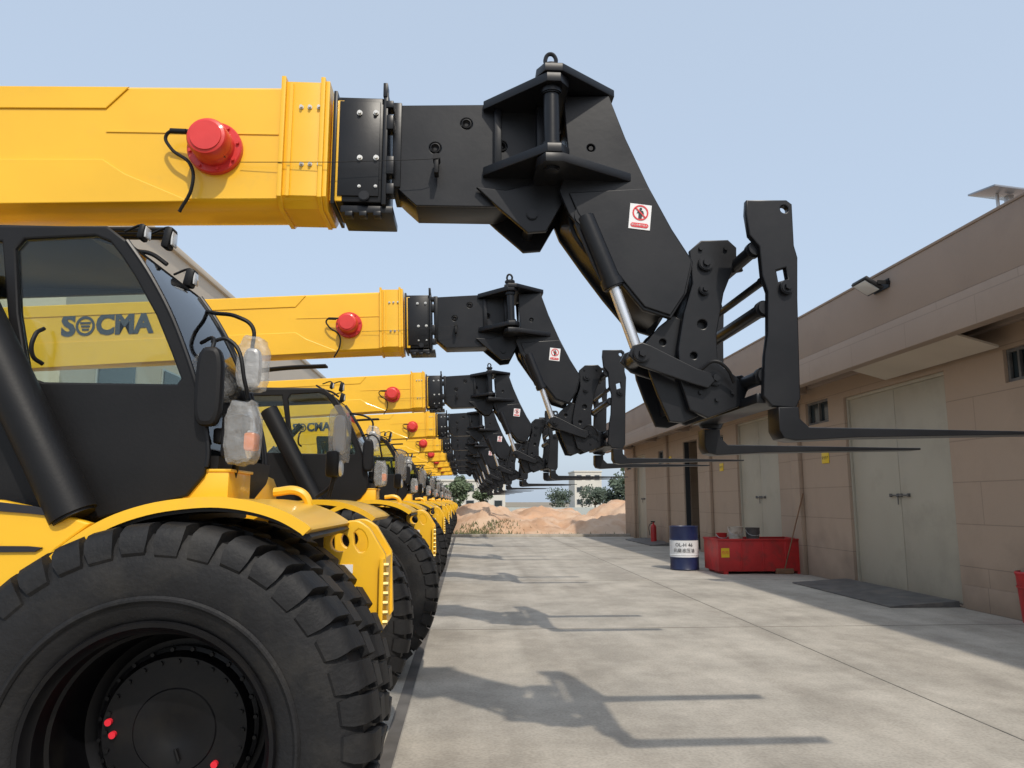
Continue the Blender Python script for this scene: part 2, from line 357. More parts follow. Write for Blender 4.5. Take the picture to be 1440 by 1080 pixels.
mb.plate(g, [pc(748, 303, 7, YI-.03, 14)], YI-.04, YI-.01, bev=.005); mb.plate(g, [pc(748, 303, 7, YI-.03, 14)], YJ+.01, YJ+.04, bev=.005)
x, z = W(748, 303, YI-.03); mb.cyl((x, YI-.055, z), (x, YJ+.05, z), .03, bev=.004)
gus = mb.build('lug_bracket', 'black', root); upper.append(gus)
# hinge head
YP = 3.74; X0 = W(775, 110, YP)[0]
zt = W(775, 112, YP)[1]; zl = W(780, 222, YP)[1]
Xl = W(680, 140, 3.96)[0]; Xr = W(862, 128, 3.93)[0]; Xr2 = W(893, 250, 3.93)[0]
def hexp(mb, xa, xb, z, th):
    if xa < xb:
        L = [(xa, 3.97), (X0-.03, YP-.085), (X0+.04, YP-.085), (X0+.09, YP-.02), (X0+.1, 4.34), (xa, 4.34)]
    else:
        L = [(xa, 3.9), (X0+.05, YP-.09), (X0-.04, YP-.09), (X0-.08, YP-.02), (X0-.08, 4.38), (xa, 4.38)]
    mb.plate(L, [], z, z+th, 'XY', .005)
mb = MB(); hexp(mb, Xl, X0, zt-.055, .05); hexp(mb, Xl, X0, zl-.005, .05)
mb.box(X0-.06, X0+.005, 3.92, 4.33, zl+.045, zt-.055, .008)
mb.box(Xl+.06, Xl+.1, 3.96, 4.0, zl+.045, zt-.055, .004)
head = mb.build('hinge_head', 'black', root); upper.append(head)
mb = MB(); mb.cyl((X0, YP, zl-.075), (X0, YP, zt+.065), .042, seg=28, bev=.006); mb.cyl((X0, YP, zt+.045), (X0, YP, zt+.075), .055, seg=28, bev=.006)
mb.cyl((X0, YP, zl+.045), (X0, YP, zl+.075), .056, seg=28, bev=.006); mb.cyl((X0, YP, zt-.09), (X0, YP, zt-.055), .056, seg=28, bev=.006)
pin = mb.build('hinge_pin', 'black', root); upper.append(pin)
mb = MB(); mb.path([(X0-.02, YP, zt+.07), (X0-.03, YP, zt+.11), (X0-.005, YP, zt+.145), (X0+.025, YP, zt+.12), (X0+.015, YP, zt+.07)], .011); mb.build('lifting_eye', 'black', pin)
# swing arm
YS = 3.88; YT = 4.34
mb = MB(); hexp(mb, Xr, X0, zt+.0, .045); hexp(mb, Xr2, X0, zl-.06, .05)
ap = [(792, 136), (856, 134), (880, 195), (912, 262), (945, 322), (975, 368), (966, 412), (944, 448), (905, 436), (868, 392), (836, 350), (800, 300), (787, 268), (800, 225)]
ah = [pc(831, 208, 6, YS, 14)]
for y0, y1 in ((YS, YS+.035), (YT-.035, YT)):
    mb.plate(pp(ap, YS), ah if y0 == YS else [], y0, y1, bev=.005)
core = [(800, 142), (852, 142), (905, 262), (965, 368), (935, 440), (905, 428), (830, 335), (800, 290)]
mb.plate(pp(core, YS), [], YS+.036, YT-.036, bev=.004)
mb.plate(pp([(800, 272), (912, 266), (944, 325), (972, 368), (962, 414), (942, 444), (906, 432), (870, 388), (812, 300)], YS), [], YS-.014, YS-.001, bev=.005)
arm = mb.build('swing_arm', 'black', root); armgrp.append(arm)
x, z = W(831, 208, YS); MB().cyl((x, YS+.004, z), (x, YS+.03, z), .012, seg=16).build('plug', 'matblack', arm)
sx, sz = W(900, 305, YS-.016); SR = Matrix.Rotation(R(-6), 2)
def sfn(c, y): v = SR @ Vector((c[0], c[1])); return (sx+v.x, sz+v.y)
st = MB().plate([sfn(p, 0) for p in ((-.058, -.07), (.058, -.07), (.058, .07), (-.058, .07))], [], YS-.018, YS-.0145, bev=.0005).build('warning_sticker', 'white', arm)
mb = MB()
mb.plate([sfn(p, 0) for p in circ(0, .022, .043, 28)], [[sfn(p, 0) for p in circ(0, .022, .035, 28)]], YS-.0205, YS-.0185, bev=.0003)
mb.plate([sfn(p, 0) for p in ((-.032, .046), (-.027, .051), (.032, -.002), (.027, -.007))], [], YS-.0225, YS-.0208, bev=.0003)
mb.plate([sfn(p, 0) for p in ((-.048, -.052), (-.04, -.06), (.04, -.06), (.048, -.052), (.048, -.044), (.04, -.036), (-.04, -.036), (-.048, -.044))], [], YS-.0205, YS-.0185, bev=.0003)
o = mb.build('sticker_red_print', 'redink', arm)
mb = MB(); mb.plate([sfn(p, 0) for p in circ(.0, .043, .0075, 12)], [], YS-.0205, YS-.0185, bev=.0003)
mb.plate([sfn(p, 0) for p in ((-.013, .034), (.013, .034), (.02, .016), (.01, .02), (.009, -.012), (-.009, -.012), (-.01, .02), (-.02, .016))], [], YS-.0205, YS-.0185, bev=.0003)
mb.build('sticker_figure', 'ink', arm)
mb = MB(); mb.text('禁止吊臂下站人', .0125, lambda c: Vector((sfn((c.x, c.y-.048), 0)[0], YS-.0212-c.z, sfn((c.x, c.y-.048), 0)[1])), .0003); mb.build('sticker_text', 'white', arm)
# tilt cylinder
YK = 3.90
mb = MB(); A = P3(822, 305, YK); B = P3(864, 405, YK); Cc = P3(894, 488, YK)
mb.cyl(A, B, .054, seg=28, bev=.008); mb.cyl(B-(B-A).normalized()*.05, B, .061, seg=28, bev=.006); mb.cyl(A+Vector((0, -.03, 0)), A+Vector((0, .2, 0)), .058)
d = (B-A); mb.path([A+d*.1+Vector((-.065, -.01, 0)), A+d*.6+Vector((-.065, -.01, 0)), A+d*.9+Vector((-.055, 0, 0))], .010, smooth=False)
tc_ = mb.build('tilt_cylinder', 'black', root); armgrp.append(tc_)
MB().cyl(B, Cc, .031, seg=24).build('piston_rod', 'chrome', tc_)
mb = MB(); mb.path([P3(800, 290, 4.0), P3(808, 330, 3.93), P3(838, 372, 3.92), P3(850, 395, 3.93)], .012)
mb.build('hose', 'matblack', tc_)
# carriage
YN = 3.62; YQ = 4.78
sp_ = [(1050, 281), (1106, 281), (1114, 287), (1117, 345), (1122, 362), (1122, 420), (1126, 560), (1120, 574), (1086, 571), (1074, 556), (1076, 500), (1080, 470), (1080, 410), (1072, 386), (1068, 346), (1054, 330), (1049, 300)]
sh = [pc(1103, 294, 6, YN, 14), pp([(1092, 380), (1105, 376), (1108, 392), (1095, 396)], YN)]
mb = MB()
for px, py, r in ((1066, 346, .034), (1080, 390, .020), (1080, 430, .034), (1080, 526, .036)):
    x, z = W(px, py, YN); mb.cyl((x, YN+.03, z), (x, YQ, z), r, seg=24)
    mb.cyl((x, YN+.05, z), (x, YN+.09, z), r*1.22, seg=24, bev=.004); mb.cyl((x, YQ-.08, z), (x, YQ-.04, z), r*1.3, seg=20, bev=.004)
x1, z1 = W(1122, 560, YN); x0, z0 = W(1074, 548, YN)
mb.box(x0-.02, x1-.02, YN+.045, YQ-.005, z1-.02, z1+.03, .006)
# central cradle: two thick plates with a web between them
cp = [(970, 352), (986, 338), (1024, 337), (1036, 348), (1036, 366), (1018, 412), (1008, 470), (1010, 512), (1034, 528), (1052, 548), (1044, 570), (996, 588), (970, 576), (957, 535), (954, 490), (962, 440), (974, 398)]
hh = [pc(988, 456, 7, 3.90, 12), pc(976, 500, 5, 3.90, 12)]
for y0, y1 in ((3.90, 3.935), (4.30, 4.335)): mb.plate(pp(cp, 3.90), hh, y0, y1, bev=.006)
cpw = [(984, 350), (1022, 350), (1022, 366), (1002, 420), (994, 500), (1000, 560), (972, 560), (970, 440), (984, 400)]
mb.plate(pp(cpw, 3.90), [], 3.94, 4.295, bev=.006)
# short carriers from the cradle to the shafts
for px, py, qx, qy in ((1066, 346, 1010, 352), (1080, 526, 1015, 545)):
    x, z = W(px, py, YN); u, v = W(qx, qy, 3.9)
    for yy in (3.96, 4.27):
        dv = Vector((x-u, z-v)).normalized(); nv = Vector((-dv.y, dv.x))*.05
        mb.plate([(u-nv.x, v-nv.y), (x-nv.x, z-nv.y), (x+dv.x*.05, z+dv.y*.05), (x+nv.x, z+nv.y), (u+nv.x, v+nv.y)], [], yy-.016, yy+.016, bev=.005)
for px, py, r in ((992, 371, .042), (990, 408, .030), (1005, 532, .042)):
    x, z = W(px, py, 3.9); mb.cyl((x, 3.875, z), (x, 4.36, z), r, seg=24, bev=.005); mb.cyl((x, 3.86, z), (x, 3.88, z), r*.5, seg=6)
for px, py in ((985, 350), (1020, 350), (985, 552), (1030, 552), (1008, 562)):
    x, z = W(px, py, 3.9); mb.cyl((x, 3.885, z), (x, 3.905, z), .012, seg=6)
car = mb.build('fork_carriage', 'black', root); armgrp.append(car)
for y0 in (YN, YQ-.045):
    b = MB().plate(pp(sp_, YN), sh, y0, y0+.045, bev=.006).build('side_plate', 'black', car)
x, z = W(1105, 405, YN); mb = MB(); mb.cyl((x, YN-.03, z), (x, YN+.01, z), .036, seg=24, bev=.005); mb.cyl((x, YN-.045, z), (x, YN-.03, z), .018, seg=6); mb.build('shaft_cap', 'black', car)
mb = MB()
lk = [(884, 498), (890, 486), (903, 481), (916, 486), (980, 518), (1000, 524), (1006, 536), (996, 546), (975, 540), (900, 514)]
for y0, y1 in ((3.85, 3.88), (4.06, 4.09)): mb.plate(pp(lk, 3.85), [], y0, y1, bev=.005)
x, z = W(902, 498, 3.85); mb.cyl((x, 3.825, z), (x, 4.11, z), .045, seg=24, bev=.005); mb.cyl((x, 3.805, z), (x, 3.825, z), .020, seg=6)
lk2 = [(908, 484), (928, 458), (948, 442), (964, 450), (972, 520), (984, 585), (962, 594), (944, 592), (926, 552), (914, 520)]
mb.plate(pp(lk2, 3.93), [pc(934, 480, 5, 3.93, 12)], 3.955, 3.985, bev=.005); mb.plate(pp(lk2, 3.93), [], 4.25, 4.28, bev=.005)
mb.plate(pp([(930, 475), (955, 465), (968, 572), (950, 578)], 3.93), [], 3.99, 4.245, bev=.005)
lk_ = mb.build('tilt_link', 'black', root); armgrp.append(lk_)
mb = MB(); mb.path([P3(985, 520, 3.86), P3(1005, 508, 3.83), P3(1022, 518, 3.83), P3(1032, 538, 3.86)], .009)
mb.build('carriage_hose', 'matblack', car)
fx = [(1089, 574), (1117, 574), (1119, 590), (1132, 602)]
fl = pp(fx, 3.6); zf = W(1140, 603, 3.6)[1]
fl += [(2.87, zf-.012), (2.87, zf-.024), (W(1200, 600, 3.6)[0], zf-.045), (W(1112, 600, 3.6)[0], zf-.062), (W(1096, 600, 3.6)[0], zf-.05), (W(1090, 600, 3.6)[0], zf-.01)]
for y0 in (3.55, 4.70):
    f = MB().plate(fl, [], y0, y0+.14, bev=.005).build('fork', 'black', root); armgrp.append(f)

# ---- wheels
WX0 = -1.05; WR = .75; TW = .44
def tyre_mesh(c):
    mb = MB()
    pr = [(.055, .415), (.03, .44), (.012, .49), (.0, .57), (.004, .63), (.02, .685), (.045, .715), (TW/2, .722), (TW-.045, .715), (TW-.02, .685), (TW-.004, .63), (TW, .57), (TW-.012, .49), (TW-.03, .44), (TW-.055, .415)]
    mb.lathe(pr, c, 'Y', 96)
    for rr in (.50,):
        mb.lathe([(.006, rr-.012), (-.002, rr-.004), (-.002, rr+.004), (.006, rr+.012)], c, 'Y', 96)
        mb.lathe([(TW-.006, rr-.012), (TW+.002, rr-.004), (TW+.002, rr+.004), (TW-.006, rr+.012)], c, 'Y', 96)
    N = 38; t = bmesh.new(); rnd = random.Random(5)
    for side in (0, 1):
        for i in range(N):
            th = 2*math.pi*(i+.5*side+rnd.uniform(-.04, .04))/N
            k_ = rnd.uniform(-.008, .008)
            sec = [(.010, .636+k_), (.000, .650+k_), (.002, .692), (.014, .724), (.034, .745), (.07, .753), (.21, .756), (.21, .70), (.06, .70), (.03, .655)]
            w0 = .0465+rnd.uniform(-.0015, .0015)
            ra = []
            for s_ in (-1, 1):
                ringv = []
                for (y, r) in sec:
                    sk = (y-.1)*.14*(1 if side else -1)
                    hw = (w0-.005 if r > .735 else w0)
                    hw *= (.8 if r < .67 and y < .02 else 1.0)
                    u = s_*hw+sk
                    yy = y if side == 0 else TW-y
                    ct, sn = math.cos(th), math.sin(th)
                    ringv.append(t.verts.new(Vector((r*ct-u*sn, yy, r*sn+u*ct))+Vector(c)))
                ra.append(ringv)
            n = len(sec)
            for k in range(n): t.faces.new((ra[0][k], ra[0][(k+1) % n], ra[1][(k+1) % n], ra[1][k]))
            t.faces.new(ra[0]); t.faces.new(ra[1])
    bmesh.ops.recalc_face_normals(t, faces=t.faces); mb.merge(t); return mb
def make_wheel(x, y0, near, par):
    c = (x, y0, WR)
    s = 1 if near else -1; yo = y0 if near else y0+TW
    f = lambda a: a*s
    mb = MB(); cc = (x, yo, WR)
    mb.lathe([(f(.06), .418), (f(.035), .426), (f(.026), .42), (f(.03), .405), (f(.055), .395), (f(.07), .382), (f(.14), .376), (f(.15), .364), (f(.30), .358), (f(.36), .345), (f(.385), .31), (f(.385), .0001)], cc, 'Y', 72)
    mb.lathe([(f(TW-.05), .415), (f(TW-.02), .39), (f(.41), .35), (f(.40), .0001)], cc, 'Y', 40)
    wh = mb.build('wheel', 'rim', par)
    tyre_mesh(c).build('tyre', 'tyre', wh)
    H0 = .30
    mb = MB(); mb.lathe([(f(.384), .29), (f(H0+.045), .29), (f(H0+.04), .275), (f(H0+.012), .266), (f(H0), .258), (f(H0), .15), (f(H0-.004), .145), (f(H0-.004), .06), (f(H0-.002), .055), (f(H0-.002), .0001)], cc, 'Y', 56)
    for k in range(24):
        a = k*math.pi/12
        mb.cyl((x+.243*math.cos(a), yo+f(H0+.005), WR+.243*math.sin(a)), (x+.243*math.cos(a), yo+f(H0-.010), WR+.243*math.sin(a)), .009, seg=6)
    for k in range(24):
        a = (k+.5)*math.pi/12
        mb.cyl((x+.281*math.cos(a), yo+f(H0+.05), WR+.281*math.sin(a)), (x+.281*math.cos(a), yo+f(H0+.028), WR+.281*math.sin(a)), .008, seg=6)
    mb.cyl((x+.01, yo+f(H0-.012), WR-.06), (x+.025, yo+f(H0-.012), WR-.10), .007, seg=8)
    mb.build('hub', 'rim', wh)
    for a, rr in ((2.99, .235), (3.18, .215), (-.65, .190), (-.67, .235)):
        MB().cyl((x+rr*math.cos(a), yo+f(H0+.004), WR+rr*math.sin(a)), (x+rr*math.cos(a), yo+f(H0-.016), WR+rr*math.sin(a)), .0125, seg=12).build('hub_plug', 'reddot', wh)
    return wh
make_wheel(WX0, 2.72, True, root)
make_wheel(WX0-.02, 3.22, True, root)
make_wheel(WX0-.06, 5.22, False, root)
make_wheel(-5.0, 2.85, True, root)
make_wheel(-5.0, 5.1, False, root)
mb = MB(); mb.cyl((WX0, 3.65, WR), (WX0, 5.24, WR), .13, seg=24); mb.box(WX0-.2, WX0+.2, 3.8, 4.6, WR-.22, WR+.25, .05); mb.build('front_axle', 'black', root)
mb = MB(); mb.cyl((-5, 3.28, WR), (-5, 5.12, WR), .12, seg=24); mb.box(-5.2, -4.8, 3.9, 4.5, WR-.2, WR+.2, .05); mb.build('rear_axle', 'black', root)
# ---- fender
YFn = 2.80
def smooth_poly(L, n=4):
    out = []
    for i in range(len(L)-1):
        p0 = L[max(0, i-1)]; p1 = L[i]; p2 = L[i+1]; p3 = L[min(len(L)-1, i+2)]
        for k in range(n):
            t = k/n
            out.append(tuple(.5*((2*p1[j])+(-p0[j]+p2[j])*t+(2*p0[j]-5*p1[j]+4*p2[j]-p3[j])*t*t+(-p0[j]+3*p1[j]-3*p2[j]+p3[j])*t**3) for j in (0, 1)))
    out.append(L[-1]); return out
fp = [(-60, 905), (-20, 872), (20, 836), (60, 795), (100, 761), (150, 731), (205, 712), (260, 703), (310, 701), (360, 708), (400, 721), (430, 738), (438, 745)]
FP = smooth_poly(pp(fp, YFn))
mb = MB(); mb.strip(FP, YFn, 3.72, .022)
fd = mb.build('front_fender', 'yellow', root)
mb = MB(); mb.strip([(a, b-.026) for a, b in FP], YFn+.012, 3.70, .02); mb.build('fender_liner', 'matblack', fd)
MB().strip([(a, b+.006) for a, b in FP], YFn-.012, YFn+.006, .038).build('fender_lip', 'yellow', fd)
mb = MB(); mb.strip([(a, b) for a, b in FP], 4.75, 5.62, .03); mb.build('front_fender', 'yellow', root)
for y0 in (2.85, 5.08):
    mb = MB(); L = [(-5+.88*math.cos(a), .75+.88*math.sin(a)) for a in [R(t) for t in range(170, 5, -11)]]; mb.strip(L, y0-.05, y0+.55, .03); mb.build('rear_fender', 'yellow', root)
mb = MB(); x0, z0 = W(258, 663, 3.0); x1, z1 = W(320, 702, 3.0); mb.box(x0, x1, 3.0, 3.3, z1-.02, z0, .005); mb.box(x0-.008, x1+.008, 2.995, 3.31, z0-.001, z0+.01, .003)
mb.build('lamp_bracket', 'yellow', root)
mb = MB(); mb.path([P3(385, 692, 3.62), P3(420, 691, 3.62), P3(432, 702, 3.62), P3(434, 730, 3.62)], .020); mb.build('fender_pipe', 'yellow', root)
# side body panel under the cab
mb = MB(); mb.plate(pp([(-330, 692), (0, 703), (70, 718), (128, 736), (80, 772), (20, 832), (-40, 880), (-330, 900)], 2.86), [], 2.86, 2.90, bev=.008)
x0, z0 = W(-330, 700, 2.9); x1, z1 = W(110, 735, 2.9); mb.box(x0, x1-.1, 2.905, 3.85, z1-.15, z1, .01)
sb = mb.build('side_panel', 'yellow', root)
mb = MB(); mb.plate(pp([(-300, 702), (0, 706), (50, 712), (90, 722), (84, 727), (40, 722), (0, 719), (-300, 716)], 2.855), [], 2.850, 2.859, bev=.001); mb.build('vent_slot', 'ink', sb)
mb = MB(); mb.plate(pp([(-300, 766), (40, 768), (60, 770), (50, 776), (-300, 780)], 2.855), [], 2.850, 2.859, bev=.001); mb.build('vent_slot', 'ink', sb)
# chassis
mb = MB(); mb.box(-6.3, -1.0, 3.78, 3.84, .65, 1.35, .01); mb.box(-6.3, -1.0, 4.56, 4.62, .65, 1.35, .01); mb.box(-6.3, -1.1, 3.85, 4.55, .75, .8)
mb.box(-6.3, -1.1, 3.85, 4.55, 1.25, 1.3); mb.box(-1.06, -.98, 3.845, 4.555, .7, 1.24, .01)
mb.build('chassis', 'yellow', root)
mb = MB(); mb.box(-3.4, -1.3, 4.7, 5.5, .75, 1.75, .08); mb.box(-3.3, -1.4, 4.72, 5.48, 1.75, 1.82, .03)
mb.build('engine_hood', 'yellow', root)
mb = MB(); mb.box(-6.75, -6.0, 3.3, 5.1, .7, 1.9, .12); mb.build('counterweight', 'yellow', root)
mb = MB()
for y in (3.75, 4.55): mb.plate([(-6.4, 1.3), (-5.0, 1.3), (-5.3, 2.2), (-5.9, 3.3), (-6.4, 3.3)], [], y, y+.05, bev=.008)
mb.build('boom_mount', 'yellow', root)
mb = MB(); mb.cyl((-4.6, 4.12, 1.2), (-3.4, 4.12, 2.5), .1); mb.cyl((-3.4, 4.12, 2.5), (-3.0, 4.12, 2.95), .055); mb.build('lift_cylinder', 'black', root)
# tow lug bracket at the front
YL = 3.70
bl = smooth_poly(pp([(455, 770), (456, 752), (465, 741), (478, 736), (492, 732), (506, 733), (520, 743)], YL), 3)+pp([(542, 780), (544, 872), (536, 884), (508, 884), (468, 850), (456, 800)], YL)
lobes = [circ(*W(478, 763, YL), .042, 20), smooth_poly(pp([(497, 750), (504, 744), (512, 749), (517, 762), (514, 774), (505, 776), (498, 765)], YL), 2)]
mb = MB()
mb.plate(bl, lobes, YL, YL+.045, bev=.006)
mb.plate(bl, lobes[:1], YL+.30, YL+.345, bev=.006)
xe, ze = W(534, 785, YL); xe2, ze2 = W(546, 880, YL)
mb.box(xe-.05, xe-.012, YL+.046, YL+.299, ze2, ze-.01, .004)
lug = mb.build('tow_bracket', 'yellow', root)
mb = MB(); mb.plate([(YL-.05, ze2-.02), (YL+.40, ze2-.02), (YL+.40, ze), (YL-.05, ze)], [], xe+.004, xe+.024, 'YZ', .004); mb.build('bolting_plate', 'yellow', lug)
for k in range(7):
    z = ze-.03-k*(ze-ze2-.04)/6.2
    b = MB(); b.cyl((xe+.022, YL-.02, z), (xe+.045, YL-.02, z), .0115, seg=6); b.build('bolt', 'brass', lug)
x, z = W(487, 800, YL); MB().box(x-.03, x+.03, YL-.004, YL-.0005, z-.02, z+.02).build('bracket_label', 'white', lug)

# ---- cab
Y1, Y2 = 2.98, 3.80
fr = [(150, 317), (178, 338), (208, 382), (238, 438), (261, 496), (278, 550), (289, 600), (292, 640), (287, 668), (262, 698), (128, 732), (-260, 732), (-260, 317)]
frs = fr[:1]+smooth_poly(fr[1:9], 4)+fr[9:]
win = [(34, 336), (134, 331), (154, 339), (172, 362), (190, 390), (219, 443), (240, 495), (254, 532), (248, 540), (60, 537), (40, 530), (26, 440), (22, 350)]
win2 = [(-235, 341), (2, 339), (10, 440), (20, 534), (-235, 534)]
winF = [(-235, 341), (134, 331), (154, 339), (172, 362), (190, 390), (219, 443), (240, 495), (254, 532), (248, 540), (-235, 537)]
OUT = pp(frs, Y1); iN = len(frs)-4
mb = MB()
mb.plate(OUT, [pp(win, Y1), pp(win2, Y1)], Y1, Y1+.04, bev=.008)
mb.plate(OUT, [pp(winF, Y1)], Y2, Y2+.04, bev=.008)
xr0 = OUT[-1][0]; xr1 = OUT[0][0]; zr = OUT[0][1]; zb_ = OUT[-2][1]
mb.box(xr0, xr1-.05, Y1+.03, Y2+.015, zr-.035, zr+.010, .015)
mb.box(xr0, xr0+.05, Y1+.046, Y2-.001, zb_, zb_+.75, .01)
mb.box(xr0+.05, OUT[iN][0], Y1+.046, Y2-.001, zb_-.01, zb_+.04, .005)
mb.strip([OUT[i] for i in range(iN-5, iN+1)], Y1+.041, Y2-.001, .03)
mb.strip([(OUT[0][0]-.08, OUT[0][1]-.005), (OUT[1][0], OUT[1][1])], Y1+.041, Y2-.001, .03)
cab = mb.build('cab', 'matblack', root)
for y, ws in ((Y1+.02, (win, win2)), (Y2+.02, (winF,))):
    for w_ in ws:
        L = pp(w_, Y1); mb = MB(); mb.plate(L, [], y-.003, y+.003, bev=.0005); mb.build('side_window', 'glass', cab)
mb = MB(); mb.strip([(OUT[i][0]-.006, OUT[i][1]) for i in range(1, iN-5)], Y1+.046, Y2-.001, .006); mb.build('windscreen', 'glass', cab)
mb = MB(); mb.strip([(xr0+.02, zb_+.76), (xr0+.021, zr-.05)], Y1+.046, Y2-.001, .006); mb.build('rear_window', 'glass', cab)
for yy in (Y1+.005, Y2+.035):
    MB().path([Vector((p[0], yy, p[1])) for p in OUT[1:iN-2]], .010).build('front_pillar', 'black', cab)
mb = MB(); mb.path([P3(62, 462, Y1-.01), P3(50, 470, Y1-.05), P3(46, 500, Y1-.05), P3(60, 512, Y1-.01)], .008); mb.build('door_handle', 'matblack', cab)
mb = MB(); mb.box(-2.45, -2.0, 3.2, 3.62, 1.65, 1.77, .04); mb.box(-2.52, -2.42, 3.2, 3.62, 1.75, 2.15, .04); mb.box(-2.4, -2.1, 3.28, 3.54, 1.48, 1.65); mb.build('operator_seat', 'seat', cab)
mb = MB(); mb.cyl((-1.35, 3.41, 1.5), (-1.48, 3.41, 1.82), .03)
mb.path([Vector((-1.48, 3.41, 1.83))+Vector((.17*math.cos(a)*.9, .17*math.sin(a), .17*math.cos(a)*.4)) for a in [i*math.pi/6 for i in range(13)]], .014); mb.box(-1.42, -1.2, 3.15, 3.7, 1.5, 1.7, .04)
mb.build('steering_wheel', 'matblack', cab)
mb = MB(); mb.path([P3(232, 395, 3.4), P3(262, 450, 3.35), P3(282, 500, 3.3)], .008); mb.build('wiper', 'matblack', cab)
mb = MB(); mb.cyl(P3(-60, 380, 2.90), P3(105, 728, 2.90), .082, seg=32, bev=.01); mb.build('side_strut', 'matblack', root)
# roof lamps
for px, py, Y, w, h in ((202, 328, 3.25, .014, .034), (238, 336, 3.3, .018, .048), (268, 392, 3.75, .022, .045)):
    p = P3(px, py, Y); mb = MB(); mb.box(p.x-w, p.x+w, Y-.035, Y+.035, p.z-h, p.z+h, .012, rot=Matrix.Rotation(R(12), 3, 'Y'))
    mb.path([p+Vector((0, 0, h)), p+Vector((-.02, .02, h+.01)), p+Vector((-.10, .05, h-.01))], .006); l = mb.build('work_lamp', 'matblack', root)
    MB().box(p.x+w-.002, p.x+w+.006, Y-.025, Y+.03, p.z-h*.7, p.z+h*.7, .002).build('lamp_lens', 'lens', l)
mb = MB()
mb.path([P3(172, 342, 3.5), P3(190, 352, 3.45), P3(215, 358, 3.4), P3(235, 372, 3.4)], .010)
mb.build('lamp_cable', 'matblack', root)
# mirrors
def mirror(name, px0, px1, py0, py1, Y, m, par, th=.03, lump=0):
    x0, z0 = W(px0, py0, Y); x1, z1 = W(px1, py1, Y)
    mb = MB(); n = 28; cx, cz = (x0+x1)/2, (z0+z1)/2; a, b = abs(x1-x0)/2, abs(z1-z0)/2
    rnd = random.Random(int(px0)); L = []
    for i in range(n):
        t = 2*math.pi*i/n; c, s = math.cos(t), math.sin(t); k = 1+lump*rnd.uniform(-1, 1)
        L.append((cx+a*k*math.copysign(abs(c)**.6, c), cz+b*k*math.copysign(abs(s)**.6, s)))
    mb.plate(L, [], Y-th, Y+th, bev=.018); return mb.build(name, m, par)
m1 = mirror('mirror', 279, 311, 488, 600, 2.95, 'matblack', root)
mb = MB(); mb.path([P3(297, 480, 3.0), P3(322, 478, 3.0), P3(345, 540, 3.0), P3(348, 560, 3.02)], .008); mb.path([P3(283, 482, 3.05), P3(300, 476, 3.0), P3(296, 500, 2.95)], .008); mb.build('mirror_arm', 'matblack', m1)
m2 = mirror('mirror', 344, 366, 490, 545, 3.7, 'alu', root)
mb = MB(); mb.path([P3(262, 432, 3.8), P3(300, 440, 3.75), P3(335, 446, 3.7), P3(355, 460, 3.7), P3(355, 490, 3.7)], .010); mb.build('mirror_arm', 'matblack', m2)
mirror('plastic_wrap', 337, 376, 474, 552, 3.69, 'wrap', m2, .05, .07)
# head lamp
x, z = W(330, 612, 3.0)
mb = MB(); mb.box(x-.05, x+.035, 2.98, 3.14, z-.09, z+.085, .02); mb.box(x-.09, x-.05, 3.02, 3.1, z-.03, z+.03, .01); mb.cyl((x, 3.06, z-.09), (x-.03, 3.1, 1.66), .014)
hl = mb.build('head_lamp', 'matblack', root)
MB().cyl((x+.03, 3.06, z-.03), (x+.055, 3.06, z-.03), .055, seg=24, bev=.008).build('lamp_lens', 'lens', hl)
MB().box(x+.04, x+.085, 2.97, 3.05, z-.06, z+.01, .012).build('indicator_lens', 'amber', hl)
mirror('plastic_wrap', 322, 362, 564, 654, 3.02, 'wrap', hl, .06, .07)
mb = MB(); mb.box(x-.05, x+.035, 5.2, 5.34, z-.09, z+.085, .02); mb.cyl((x, 5.26, z-.09), (x-.03, 5.26, 1.6), .014); h2 = mb.build('head_lamp', 'matblack', root)
MB().cyl((x+.03, 5.27, z-.03), (x+.055, 5.27, z-.03), .055, seg=24, bev=.008).build('lamp_lens', 'lens', h2)
m3 = mirror('mirror', 470, 486, 584, 640, 5.3, 'alu', root); mirror('plastic_wrap', 464, 492, 572, 655, 5.29, 'wrap', m3, .05, .07)
mb = MB(); p = P3(478, 650, 5.3); mb.path([p, p+Vector((-.05, 0, -.15)), Vector((p.x-.15, 5.28, 1.6))], .012); mb.build('mirror_arm', 'matblack', m3)
mb = MB()
for k in range(3): mb.path([Vector((-2.4, 4.0+k*.06, 2.95)), Vector((-2.0, 3.98+k*.06, 2.98)), Vector((-1.6, 3.98+k*.06, 2.99))], .014)
hy = mb.build('boom_hose', 'matblack', root); upper.append(hy)

root['label'] = 'nearest yellow telehandler, its large black front tyre and cab filling the lower left corner'
root['category'] = 'telehandler'; root['group'] = 'yellow telehandlers parked in a row'
def copy_tree(o, parent, skip=()):
    c = o.copy(); COL.objects.link(c); c.parent = parent
    for ch in o.children:
        if ch.name.split('.')[0] in skip: continue
        copy_tree(ch, c, skip)
    return c
labels = ['second yellow telehandler from the camera, brand lettering on its boom seen through the nearest cab',
          'third yellow telehandler from the camera, behind the one with visible boom lettering',
          'fourth yellow telehandler from the camera, its boom just below the third one',
          'fifth yellow telehandler from the camera in the receding row', 'sixth yellow telehandler from the camera in the receding row',
          'seventh yellow telehandler from the camera in the receding row', 'eighth yellow telehandler from the camera in the receding row',
          'farthest yellow telehandler at the end of the row near the soil heap']
poss = [(.05, 8.6), (.0, 14.2), (-.05, 20.2), (-.1, 26.2), (-.1, 32.2), (-.1, 38.0), (-.12, 43.6), (-.12, 49.2)]
piv = Vector((-3.5, 0, 3.3))-Vector((ORG.x, 0, 0))
